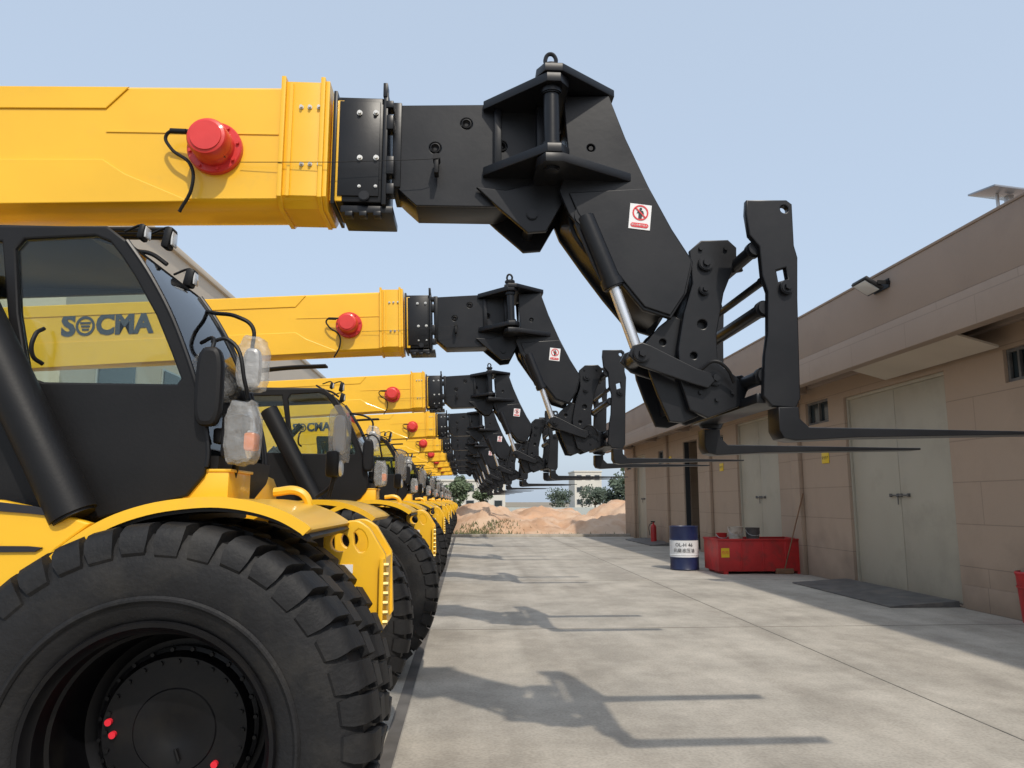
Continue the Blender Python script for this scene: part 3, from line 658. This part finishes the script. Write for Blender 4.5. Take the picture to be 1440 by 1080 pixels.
for i, (dx, y) in enumerate(poss):
    TL = R(-1.9+(.25, -.1, .3, -.2, .15, 0, -.2, .1)[i]*.6)
    Mt = Matrix.Translation(piv) @ Matrix.Rotation(TL, 4, 'Y') @ Matrix.Translation(-piv)
    r = root.copy(); COL.objects.link(r); r.location = (-3.0+dx, y, 0); r['label'] = labels[i]
    skip = ('bolt', 'hub_plug', 'sticker_text') if i > 3 else ()
    for ch in root.children:
        c = copy_tree(ch, r, skip)
        if ch in upper: c.matrix_local = Mt
        elif ch in armgrp: c.location = (-.0, 0, .10)

# ================================================================== SETTING
def sheet(name, x0, x1, y0, y1, z, m, kind='structure'):
    global ORG
    ORG = Vector((0, 0, 0)); t = bmesh.new()
    v = [t.verts.new(p) for p in ((x0, y0, z), (x1, y0, z), (x1, y1, z), (x0, y1, z))]; t.faces.new(v)
    mb = MB(); mb.merge(t); o = mb.build(name, m); o['kind'] = kind; return o
sheet('ground', -900, 900, -200, 1500, -.02, 'stripes')
sheet('yard', -.42, 7.6, -12, 35, 0, 'conc')
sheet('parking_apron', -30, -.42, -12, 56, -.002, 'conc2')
ORG = Vector((0, 0, 0))
mb = MB(); mb.box(-.52, -.43, -12, 35, -.01, .003); o = mb.build('gutter', 'gutter'); o['kind'] = 'structure'
mb = MB()
mb.box(3.72, 3.730, -12, 35, -.01, .0035)
for y in (-1.8, 4.05, 9.9, 15.75, 21.6, 27.45, 33.3): mb.box(-.40, 3.715, y, y+.006, -.01, .0035); mb.box(3.735, 7.4, y, y+.006, -.01, .0035)
o = mb.build('pavement_joint', 'joint'); o['kind'] = 'structure'
mb = MB(); mb.box(-3, 8.5, 35.02, 35.25, -.1, .12, .015); o = mb.build('kerb', 'conc'); o['kind'] = 'structure'
# soil heaps
def mound(name, x0, x1, y0, y1, fn, m, res=.25):
    t = bmesh.new(); nx = int((x1-x0)/res); ny = int((y1-y0)/res); g = []
    for j in range(ny+1):
        row = []
        for i in range(nx+1):
            x = x0+i*res; y = y0+j*res; row.append(t.verts.new((x, y, fn(x, y))))
        g.append(row)
    for j in range(ny):
        for i in range(nx): t.faces.new((g[j][i], g[j][i+1], g[j+1][i+1], g[j+1][i]))
    mb = MB(); mb.merge(t); return mb.build(name, m, ang=60)
def hfun(x, y):
    def bump(cx, cy, rx, ry, h): return h*max(0, 1-((x-cx)/rx)**2-((y-cy)/ry)**2)
    h = max(bump(1.0, 41, 2.6, 4, 1.4), bump(4.6, 44, 3.6, 5, 1.2), bump(8.8, 42, 3.2, 5, 1.6), bump(2.6, 39, 3.5, 3, .65), bump(6.8, 39.5, 2.6, 2.8, .8))
    n = noise.fractal(Vector((x*.9, y*.9, 0)), 1, 2, 5)
    e = min(1, h*2.5)
    return h+e*n*.35-.05+max(0, noise.noise(Vector((x*4, y*4, 3))))*.12*e
o = mound('dirt_mound', -3, 13, 35.6, 49, hfun, 'dirt', .2); o['kind'] = 'structure'
mb = MB(); t = bmesh.new()
for k in range(1500):
    if random.random() < .85: x = random.gauss(.6, .9); y = random.uniform(35.5, 38)
    else: x = random.uniform(-2, 9); y = random.uniform(35.4, 36.4)
    z = hfun(x, y) if y > 35.6 else 0; h = random.uniform(.06, .22); a = random.random()*6.28; w = .03
    b = Vector((x, y, max(z, 0)-.02)); d = Vector((math.cos(a)*w, math.sin(a)*w, 0)); l = Vector((random.uniform(-.1, .1), random.uniform(-.1, .1), h))
    t.faces.new([t.verts.new(b-d), t.verts.new(b+d), t.verts.new(b+l)])
mb.merge(t); o = mb.build('grass', 'grass'); o['kind'] = 'stuff'
# ---- right building
XW = 7.45; XP = 6.5; BY0, BY1 = -8, 36
bld = empty('workshop_building', (XW, 14, 0))
def yw(px): return WX(px, 600, XW)[0]
doors = [(yw(1333), yw(1188), WX(1190, 558, XW)[1], 'steel'), (yw(1092), yw(1034), WX(1040, 595, XW)[1], 'steel'),
         (yw(979), yw(959), WX(960, 622, XW)[1], 'open'), (yw(906), yw(893), WX(900, 640, XW)[1], 'steel'), (3.2, 6.4, 3.45, 'steel')]
wins = [(yw(1166), yw(1134), WX(1150, 596, XW)[1], WX(1150, 563, XW)[1]), (yw(1455), yw(1420), WX(1430, 535, XW)[1], WX(1430, 486, XW)[1]),
        (yw(1016), yw(1003), 3.0, 3.5), (yw(934), yw(924), 3.0, 3.5), (yw(886), yw(880), 3.0, 3.5)]
holes = [[(a, .02), (b, .02), (b, h), (a, h)] for a, b, h, k in doors]+[[(a, l), (b, l), (b, h), (a, h)] for a, b, l, h in wins]
mb = MB(); mb.plate([(BY0, -.1), (BY1, -.1), (BY1, 4.3), (BY0, 4.3)], holes, XW, XW+.25, 'YZ', .003)
mb.box(XW+.26, XW+12, BY1-.25, BY1, -.1, 4.3); mb.box(XW+.26, XW+12, BY0, BY0+.25, -.1, 4.3)
mb.build('wall', 'wall', bld)
zpt = WX(1440, 275, XP)[1]; zpm = WX(1440, 372, XP)[1]; zpb = WX(1440, 432, XP)[1]
mb = MB(); mb.box(XP, XP+.2, BY0, BY1+.1, zpm, zpt, .01); mb.box(XP-.015, XP+.215, BY0, BY1+.12, zpt, zpt+.04, .01); mb.build('parapet', 'parapet2', bld)
mb = MB(); mb.box(XP-.012, XP+.18, BY0, BY1+.1, zpb, zpm-.003, .006); mb.build('fascia', 'parapet', bld)
mb = MB(); mb.box(XP+.205, XW+12, BY0+.01, BY1, 4.305, 4.55); mb.build('roof', 'parapet2', bld)
mb = MB()
for y in [BY0+2+i*4.4 for i in range(10)]: mb.box(XP+.185, XW-.125, y, y+.3, zpb+.05, 4.29, .01)
mb.box(XW-.12, XW-.003, BY0, BY1, 3.98, 4.29, .01)
mb.build('overhang_beam', 'parapet2', bld)
for y in (9.3, 16.9, 23.2, 28.2, 33.8):
    MB().box(XW-.10, XW-.002, y-.2, y+.2, -.05, 3.97, .012).build('pilaster', 'wall', bld)
MB().box(XW-.03, XW-.002, BY0, doors[0][0]-.1, -.05, .35, .006).build('plinth', 'wall', bld)
for (a, b, h, k) in doors:
    if k == 'steel':
        mb = MB(); mid = (a+b)/2
        for u, v in ((a+.05, mid-.006), (mid+.006, b-.05)): mb.box(XW+.10, XW+.15, u, v, .04, h-.06, .008)
        d = mb.build('door', 'door', bld)
        mb = MB(); mb.box(XW+.06, XW+.2, a+.002, a+.048, .0, h-.004, .004); mb.box(XW+.06, XW+.2, b-.048, b-.002, .0, h-.004, .004); mb.box(XW+.06, XW+.2, a+.05, b-.05, h-.058, h-.004, .004); mb.build('door_frame', 'door', d)
        mb = MB(); mb.cyl((XW+.06, mid-.28, 1.68), (XW+.06, mid+.28, 1.68), .011)
        for q in (-.28, -.05, .05, .28): mb.box(XW+.05, XW+.1, mid+q-.012, mid+q+.012, 1.65, 1.71, .003)
        mb.cyl((XW+.06, mid+.03, 1.52), (XW+.06, mid+.03, 1.66), .01)
        mb.build('door_bolt', 'plate', d)
    else:
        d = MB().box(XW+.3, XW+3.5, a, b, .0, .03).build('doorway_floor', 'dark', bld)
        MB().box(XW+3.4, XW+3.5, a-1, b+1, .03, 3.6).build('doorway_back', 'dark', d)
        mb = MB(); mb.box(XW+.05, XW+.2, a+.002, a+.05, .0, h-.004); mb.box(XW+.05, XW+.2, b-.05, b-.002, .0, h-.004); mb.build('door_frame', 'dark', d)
for (a, b, l, h) in wins:
    mb = MB(); mb.plate([(a+.004, l+.004), (b-.004, l+.004), (b-.004, h-.004), (a+.004, h-.004)], [[(a+.05, l+.05), ((a+b)/2-.02, l+.05), ((a+b)/2-.02, h-.05), (a+.05, h-.05)], [((a+b)/2+.02, l+.05), (b-.05, l+.05), (b-.05, h-.05), ((a+b)/2+.02, h-.05)]], XW+.05, XW+.1, 'YZ', .003)
    w_ = mb.build('window', 'plate', bld); MB().box(XW+.11, XW+.115, a+.01, b-.01, l+.01, h-.01).build('pane', 'wglass', w_)
a = doors[0][0]-1.5; b = a+2.9
t = bmesh.new()
t_ = [(XP+.182, a, zpb+.05), (XP+.182, b, zpb+.05), (XW-.15, b, zpb-.12), (XW-.15, a, zpb-.12)]
vs = [t.verts.new(p) for p in t_]+[t.verts.new((p[0], p[1], p[2]-.03)) for p in t_]
for f in ((0, 1, 2, 3), (7, 6, 5, 4), (0, 4, 5, 1), (1, 5, 6, 2), (2, 6, 7, 3), (3, 7, 4, 0)): t.faces.new([vs[i] for i in f])
mb = MB(); mb.merge(t); mb.build('canopy', 'canopy', bld)
tag(bld, 'long low brown rendered workshop with overhanging parapet and beige steel doors', 'building')
mb = MB(); mb.path([Vector((XP-.008, y, zpm-.12+.008*math.sin(y*1.3))) for y in [2+i*1.2 for i in range(28)]], .004); mb.build('wall_cable', 'alu', bld)
# floodlight
fy, fz = WX(1222, 403, XP-.2); ft = empty('floodlight', (XP, fy, fz-.1))
rot = Matrix.Rotation(R(32), 3, 'Y')
mb = MB(); mb.box(XP-.40, XP-.08, fy-.24, fy+.2, fz-.03, fz+.03, .012, rot=rot)
mb.build('lamp_housing', 'matblack', ft)
mb = MB(); mb.box(XP-.37, XP-.11, fy-.2, fy+.16, fz-.006, fz+.006, .002, rot=rot)
bmesh.ops.translate(mb.bm, vec=rot @ Vector((0, 0, -.036)), verts=mb.bm.verts); mb.build('lamp_lens', 'lens', ft)
mb = MB(); mb.box(XP-.2, XP-.002, fy-.26, fy-.245, fz-.03, fz+.03); mb.box(XP-.2, XP-.002, fy+.205, fy+.22, fz-.03, fz+.03); mb.box(XP-.02, XP-.002, fy-.24, fy+.2, fz-.07, fz+.07); mb.build('bracket', 'matblack', ft)
tag(ft, 'black floodlight bracketed to the parapet of the brown workshop', 'floodlight')
# solar lamp on the roof
SX = 8.3; p_ = WX(1402, 273, SX); so = empty('solar_panel', (SX, p_[0], 4.55))
rot = Matrix.Rotation(R(6), 3, 'Y') @ Matrix.Rotation(R(9), 3, 'X')
MB().box(SX-.28, SX+.62, p_[0]-.35, p_[0]+.30, p_[1]-.015, p_[1]+.015, .004, rot=rot).build('panel', 'solar', so)
mb = MB(); mb.cyl((SX, p_[0], 4.55), (SX, p_[0], p_[1]), .025); mb.box(SX+.1, SX+.2, p_[0]-.1, p_[0], p_[1]-.2, p_[1]-.04, .01); mb.build('post', 'alu', so)
tag(so, 'tilted solar panel on a short post on the workshop roof', 'solar panel')
# ---- yard items
def at_ground(px, py):
    d = ray(px, py); t = -CH/d.z; return (t*d.x, t*d.y)
dx_, dy_ = at_ground(963, 801); dr = .33; dh = 1.0
dm = empty('oil_drum', (dx_, dy_, 0))
MB().lathe([(0, dr-.02), (.01, dr), (.03, dr+.006), (.04, dr), (.28, dr), (.29, dr+.01), (.3, dr)], (dx_, dy_, 0), 'Z', 36).build('lower_band', 'blue', dm)
MB().lathe([(.3, dr), (.34, dr), (.35, dr+.01), (.36, dr), (.68, dr)], (dx_, dy_, 0), 'Z', 36).build('middle_band', 'wdrum', dm)
MB().lathe([(.68, dr), (.70, dr+.01), (.71, dr), (dh-.02, dr), (dh, dr+.008), (dh+.005, dr-.01), (dh-.02, dr-.02), (dh-.02, .0001)], (dx_, dy_, 0), 'Z', 36).build('upper_band', 'blue', dm)
def cyltext(body, size, zc):
    def fn(c):
        a = -math.pi/2-.28+c.x/dr; return Vector((dx_+(dr+.013+c.z)*math.cos(a), dy_+(dr+.013+c.z)*math.sin(a), zc+c.y))
    return MB().text(body, size, fn, .0005)
cyltext('OL-H 46', .11, .58).build('drum_lettering', 'ink', dm); cyltext('抗磨液压油', .10, .45).build('drum_lettering', 'ink', dm)
tag(dm, 'navy blue oil drum with a white printed band, standing beside the red tub', 'drum')
by0 = 16.9; bx0 = dx_+.42; bx1 = bx0+1.95
tb = empty('red_tub', ((bx0+bx1)/2, by0+.5, 0)); H = .72
mb = MB()
mb.box(bx0, bx1, by0, by0+.03, .06, H, .006); mb.box(bx0, bx1, by0+1.0, by0+1.03, .06, H, .006); mb.box(bx0, bx0+.03, by0+.03, by0+1.0, .06, H); mb.box(bx1-.03, bx1, by0+.03, by0+1.0, .06, H)
mb.box(bx0+.03, bx1-.03, by0+.03, by0+1.0, .06, .1); mb.box(bx0-.02, bx1+.02, by0-.02, by0+.05, H, H+.04, .004); mb.box(bx0-.02, bx1+.02, by0+.98, by0+1.05, H, H+.04, .004)
mb.box(bx0-.02, bx0+.05, by0+.05, by0+.98, H, H+.04); mb.box(bx1-.05, bx1+.02, by0+.05, by0+.98, H, H+.04)
for x in (bx0+.1, bx1-.2): mb.box(x, x+.1, by0-.01, by0+1.04, .0, .06)
mb.build('tub_body', 'redbox', tb)
for x in (bx0+.5, bx0+1.0, bx0+1.5): MB().box(x-.02, x+.02, by0-.018, by0-.001, .1, H-.02, .003).build('stiffener', 'redbox', tb)
MB().box(bx0+.06, bx0+.24, by0-.006, by0-.001, .36, .56).build('tub_label', 'ysign', tb)
mb = MB(); mb.text('危险', .08, lambda c: Vector((bx0+.15+c.x, by0-.0075-c.z, .46+c.y)), .0004); mb.build('label_lettering', 'redink', tb)
MB().box(bx0+.03, bx1-.03, by0+.03, by0+1.0, .62, .66).build('lid', 'plate', tb)
tag(tb, 'low red steel tub with buckets on top beside the workshop wall', 'tub')
def bucket(x, y, z, r, h, m, label):
    b = empty('bucket', (x, y, z))
    MB().lathe([(0, .0001), (0, r*.82), (h, r), (h+.01, r+.008), (h+.01, r-.006), (.02, r*.78), (.02, .0001)], (x, y, z), 'Z', 28).build('bucket_body', m, b)
    MB().path([Vector((x-r, y, z+h*.9)), Vector((x-r*.8, y-r*.6, z+h*.6)), Vector((x, y-r*1.1, z+h*.5)), Vector((x+r*.8, y-r*.6, z+h*.6)), Vector((x+r, y, z+h*.9))], .006).build('handle', 'alu', b)
    tag(b, label, 'bucket')
bucket(bx0+.52, by0+.35, .66, .17, .34, 'bucket', 'cream plastic bucket on the red tub')
bucket(bx0+.93, by0+.4, .66, .16, .32, 'plate', 'dark metal bucket on the red tub')
bucket(bx0+.25, by0+.5, .66, .12, .2, 'redbox', 'small red pail at the left end of the red tub')
o = empty('push_broom', (7.05, 16.9, 0))
MB().cyl((7.0, 16.9, .08), (7.38, 16.6, 1.75), .014).build('handle', 'wood', o)
mb = MB(); mb.box(6.8, 7.2, 16.86, 16.94, 0, .12, .02); mb.build('broom_head', 'wood', o); tag(o, 'wooden broom leaning against the wall beside the red tub', 'broom')
ex, ey = 7.15, yw(917)-1.0
o = empty('fire_extinguisher', (ex, ey, 0)); MB().lathe([(0, .0001), (0, .11), (.6, .11), (.68, .08), (.72, .03), (.78, .03), (.78, .0001)], (ex, ey, 0), 'Z', 20).build('tank', 'redbox', o)
mb = MB(); mb.path([Vector((ex, ey, .76)), Vector((ex-.14, ey, .7)), Vector((ex-.15, ey-.02, .3))], .014); mb.box(ex-.1, ex+.06, ey-.02, ey+.02, .78, .83); mb.build('valve', 'matblack', o)
tag(o, 'red fire extinguisher standing at the foot of the workshop wall', 'fire extinguisher')
rbx, rby = W(1457, 830, 9.95)[0], 9.95
o = empty('red_bin', (rbx, rby, 0)); MB().lathe([(0, .0001), (0, .18), (.60, .215), (.64, .23), (.66, .215), (.1, .18), (.1, .0001)], (rbx, rby, 0), 'Z', 28).build('bin_body', 'redbox', o)
mb = MB(); mb.lathe([(.45, .208), (.45, .22), (.47, .22), (.47, .21)], (rbx, rby, 0), 'Z', 28); mb.build('rim_band', 'redbox', o)
tag(o, 'red bin at the workshop wall, cut by the right edge of the photo', 'bin')
def slab3(name, x0, x1, y0, y1, z0, z1, m, label, cat):
    global ORG
    ORG = Vector(((x0+x1)/2, (y0+y1)/2, 0)); t = bmesh.new()
    v = [t.verts.new(p) for p in ((x0, y0, .004), (x1, y0, .004), (x1, y1, .004), (x0, y1, .004), (x0, y0, .004+z0), (x1, y0, z1), (x1, y1, z1), (x0, y1, .004+z0))]
    for f in ((3, 2, 1, 0), (4, 5, 6, 7), (0, 1, 5, 4), (1, 2, 6, 5), (2, 3, 7, 6), (3, 0, 4, 7)): t.faces.new([v[i] for i in f])
    mb = MB(); mb.merge(t); return tag(mb.build(name, m), label, cat)
slab3('ramp_plate', 6.35, 7.43, doors[0][0]+.05, doors[0][1]+.3, .02, .09, 'plate', 'dark steel ramp plate in front of the nearest beige double door', 'ramp')
slab3('ramp_plate', 6.6, 7.43, yw(905)-4.2, yw(893)-1.5, .03, .1, 'plate', 'steel ramp plate by the far end of the workshop', 'ramp')
for px, py, nm in ((1160, 644, 'small yellow sign plate on the workshop wall right of the second steel door'), (1014, 657, 'small yellow sign plate on the wall left of the second steel door'), (942, 646, 'small yellow sign plate left of the dark open doorway')):
    y, z = WX(px, py, XW-.02); o = empty('wall_sign', (XW, y, z)); MB().box(XW-.015, XW-.003, y-.16, y+.16, z-.11, z+.11, .002).build('sign_board', 'ysign', o)
    MB().text('安全生产', .075, lambda c: Vector((XW-.017-c.z, y-c.x, z+c.y)), .0005).build('sign_text', 'ink', o)
    tag(o, nm, 'sign')
# ---- far buildings
def far_building(x0, x1, y0, y1, h, m, label, rows, cols, name='factory_building'):
    b = empty(name, ((x0+x1)/2, (y0+y1)/2, 0)); MB().box(x0, x1, y0, y1, -.1, h).build('wall', m, b)
    MB().box(x0-.15, x1+.15, y0-.15, y1+.15, h+.001, h+.3, .03).build('roof', m, b)
    for i in range(rows):
        for j in range(cols):
            xx = x0+(x1-x0)*(j+.5)/cols; zz = h*(i+.55)/rows; w = (x1-x0)/cols*.3; hh_ = h/rows*.22
            wn = MB().box(xx-w, xx+w, y0-.06, y0-.004, zz-hh_, zz+hh_).build('window', 'alu', b); MB().box(xx-w+.08, xx+w-.08, y0-.09, y0-.062, zz-hh_+.08, zz+hh_-.08).build('pane', 'wglass', wn)
    tag(b, label, 'building'); return b
fb = far_building(-34, -13.5, 26, 75, 12.9, 'cream', 'large cream factory hall rising behind the telehandler booms on the left', 2, 4)
for y in range(30, 74, 6):
    wn = MB().box(-13.49, -13.42, y-1.6, y+1.6, 5.5, 7.4).build('window', 'alu', fb); MB().box(-13.41, -13.38, y-1.5, y+1.5, 5.6, 7.3).build('pane', 'wglass', wn)
far_building(-9, 6.0, 118, 130, 4.6, 'haze', 'distant pale building low on the horizon behind the row end', 2, 7, 'distant_building')
far_building(24, 30, 170, 180, 8.0, 'haze', 'distant pale block behind the soil heap, left of the workshop', 3, 3, 'distant_building')
def tree(x, y, h, cr, m, label, seed, n=1500):
    rnd = random.Random(seed); o = empty('tree', (x, y, 0)); mb = MB()
    mb.cyl((x, y, -.1), (x, y, h*.55), .035*h, .018*h, seg=10)
    cl = []
    for k in range(11):
        a = rnd.random()*6.28; rr = cr*rnd.uniform(.2, .8); c = Vector((x+rr*math.cos(a), y+rr*math.sin(a), h*rnd.uniform(.42, .88))); cl.append((c, cr*rnd.uniform(.28, .48)))
        mb.cyl((x, y, h*.38), c, .014*h, .004*h, seg=6)
    mb.build('trunk', 'trunk', o); t = bmesh.new(); s = h*.028
    for k in range(n):
        c, r = rnd.choice(cl); d = Vector((rnd.gauss(0, 1), rnd.gauss(0, 1), rnd.gauss(0, .8))).normalized()*r*rnd.uniform(.5, 1.05); p = c+d
        u = Vector((rnd.gauss(0, 1), rnd.gauss(0, 1), rnd.gauss(0, 1))).normalized(); v = u.orthogonal().normalized(); q = s*rnd.uniform(.6, 1.5)
        t.faces.new([t.verts.new(p-u*q-v*q*.6), t.verts.new(p+u*q-v*q*.6), t.verts.new(p+u*q+v*q*.6), t.verts.new(p-u*q+v*q*.6)])
    mb = MB(); mb.merge(t); mb.build('crown', m, o); tag(o, label, 'tree', 'trees on the horizon')
specs = [(-.6, 84, 4.4, 1.7, 'leafA', 'round light green tree at the end of the row of machines'), (1.9, 95, 3.4, 1.4, 'leafA', 'small light green tree in front of the distant pale building'),
         (11.6, 96, 3.0, 2.0, 'leafB', 'dark bushy tree above the middle of the soil heap'),
         (13.4, 80, 3.1, 1.8, 'leafB', 'dark green tree below the distant pale block'), (14.2, 68, 4.2, 2.0, 'leafB', 'dark green tree left of the workshop end'),
         (14.0, 60, 5.2, 2.3, 'leafA', 'green tree touching the far corner of the workshop')]
for i, (x, y, h, cr, m, l) in enumerate(specs): tree(x, y, h, cr, m, l, i+3)
ORG = Vector((0, 62, 0)); tag(MB().box(-20, 30, 62, 62.2, -.1, 1.1).build('boundary_wall', 'shed'), 'low pale boundary wall beyond the soil heap', 'wall')

# ================================================================== LIGHT
sun_dir = Vector((.45, -1.7, 1.925)).normalized()
sd = bpy.data.lights.new('sun', 'SUN'); sd.energy = 2.8; sd.angle = R(1.2); sd.color = (1, .93, .82)
so_ = bpy.data.objects.new('sun', sd); COL.objects.link(so_); so_.rotation_euler = sun_dir.to_track_quat('Z', 'Y').to_euler()
w = bpy.data.worlds.new('World'); sc.world = w; w.use_nodes = True; nt = w.node_tree
bg = nt.nodes['Background']; sky = nt.nodes.new('ShaderNodeTexSky'); sky.sky_type = 'NISHITA'; sky.sun_disc = False
sky.sun_elevation = math.asin(sun_dir.z); sky.sun_rotation = math.atan2(sun_dir.x, sun_dir.y)
sky.air_density = 1.0; sky.dust_density = 3; sky.ozone_density = 1.2
hz = nt.nodes.new('ShaderNodeMix'); hz.data_type = 'RGBA'; hz.inputs[0].default_value = .65   # summer haze veiling the clear sky
hz.inputs[7].default_value = (4.55, 5.4, 6.5, 1)
nt.links.new(sky.outputs[0], hz.inputs[6]); nt.links.new(hz.outputs[2], bg.inputs[0]); bg.inputs[1].default_value = .15
sc.view_settings.view_transform = 'Standard'; sc.view_settings.look = 'None'; sc.view_settings.exposure = 0
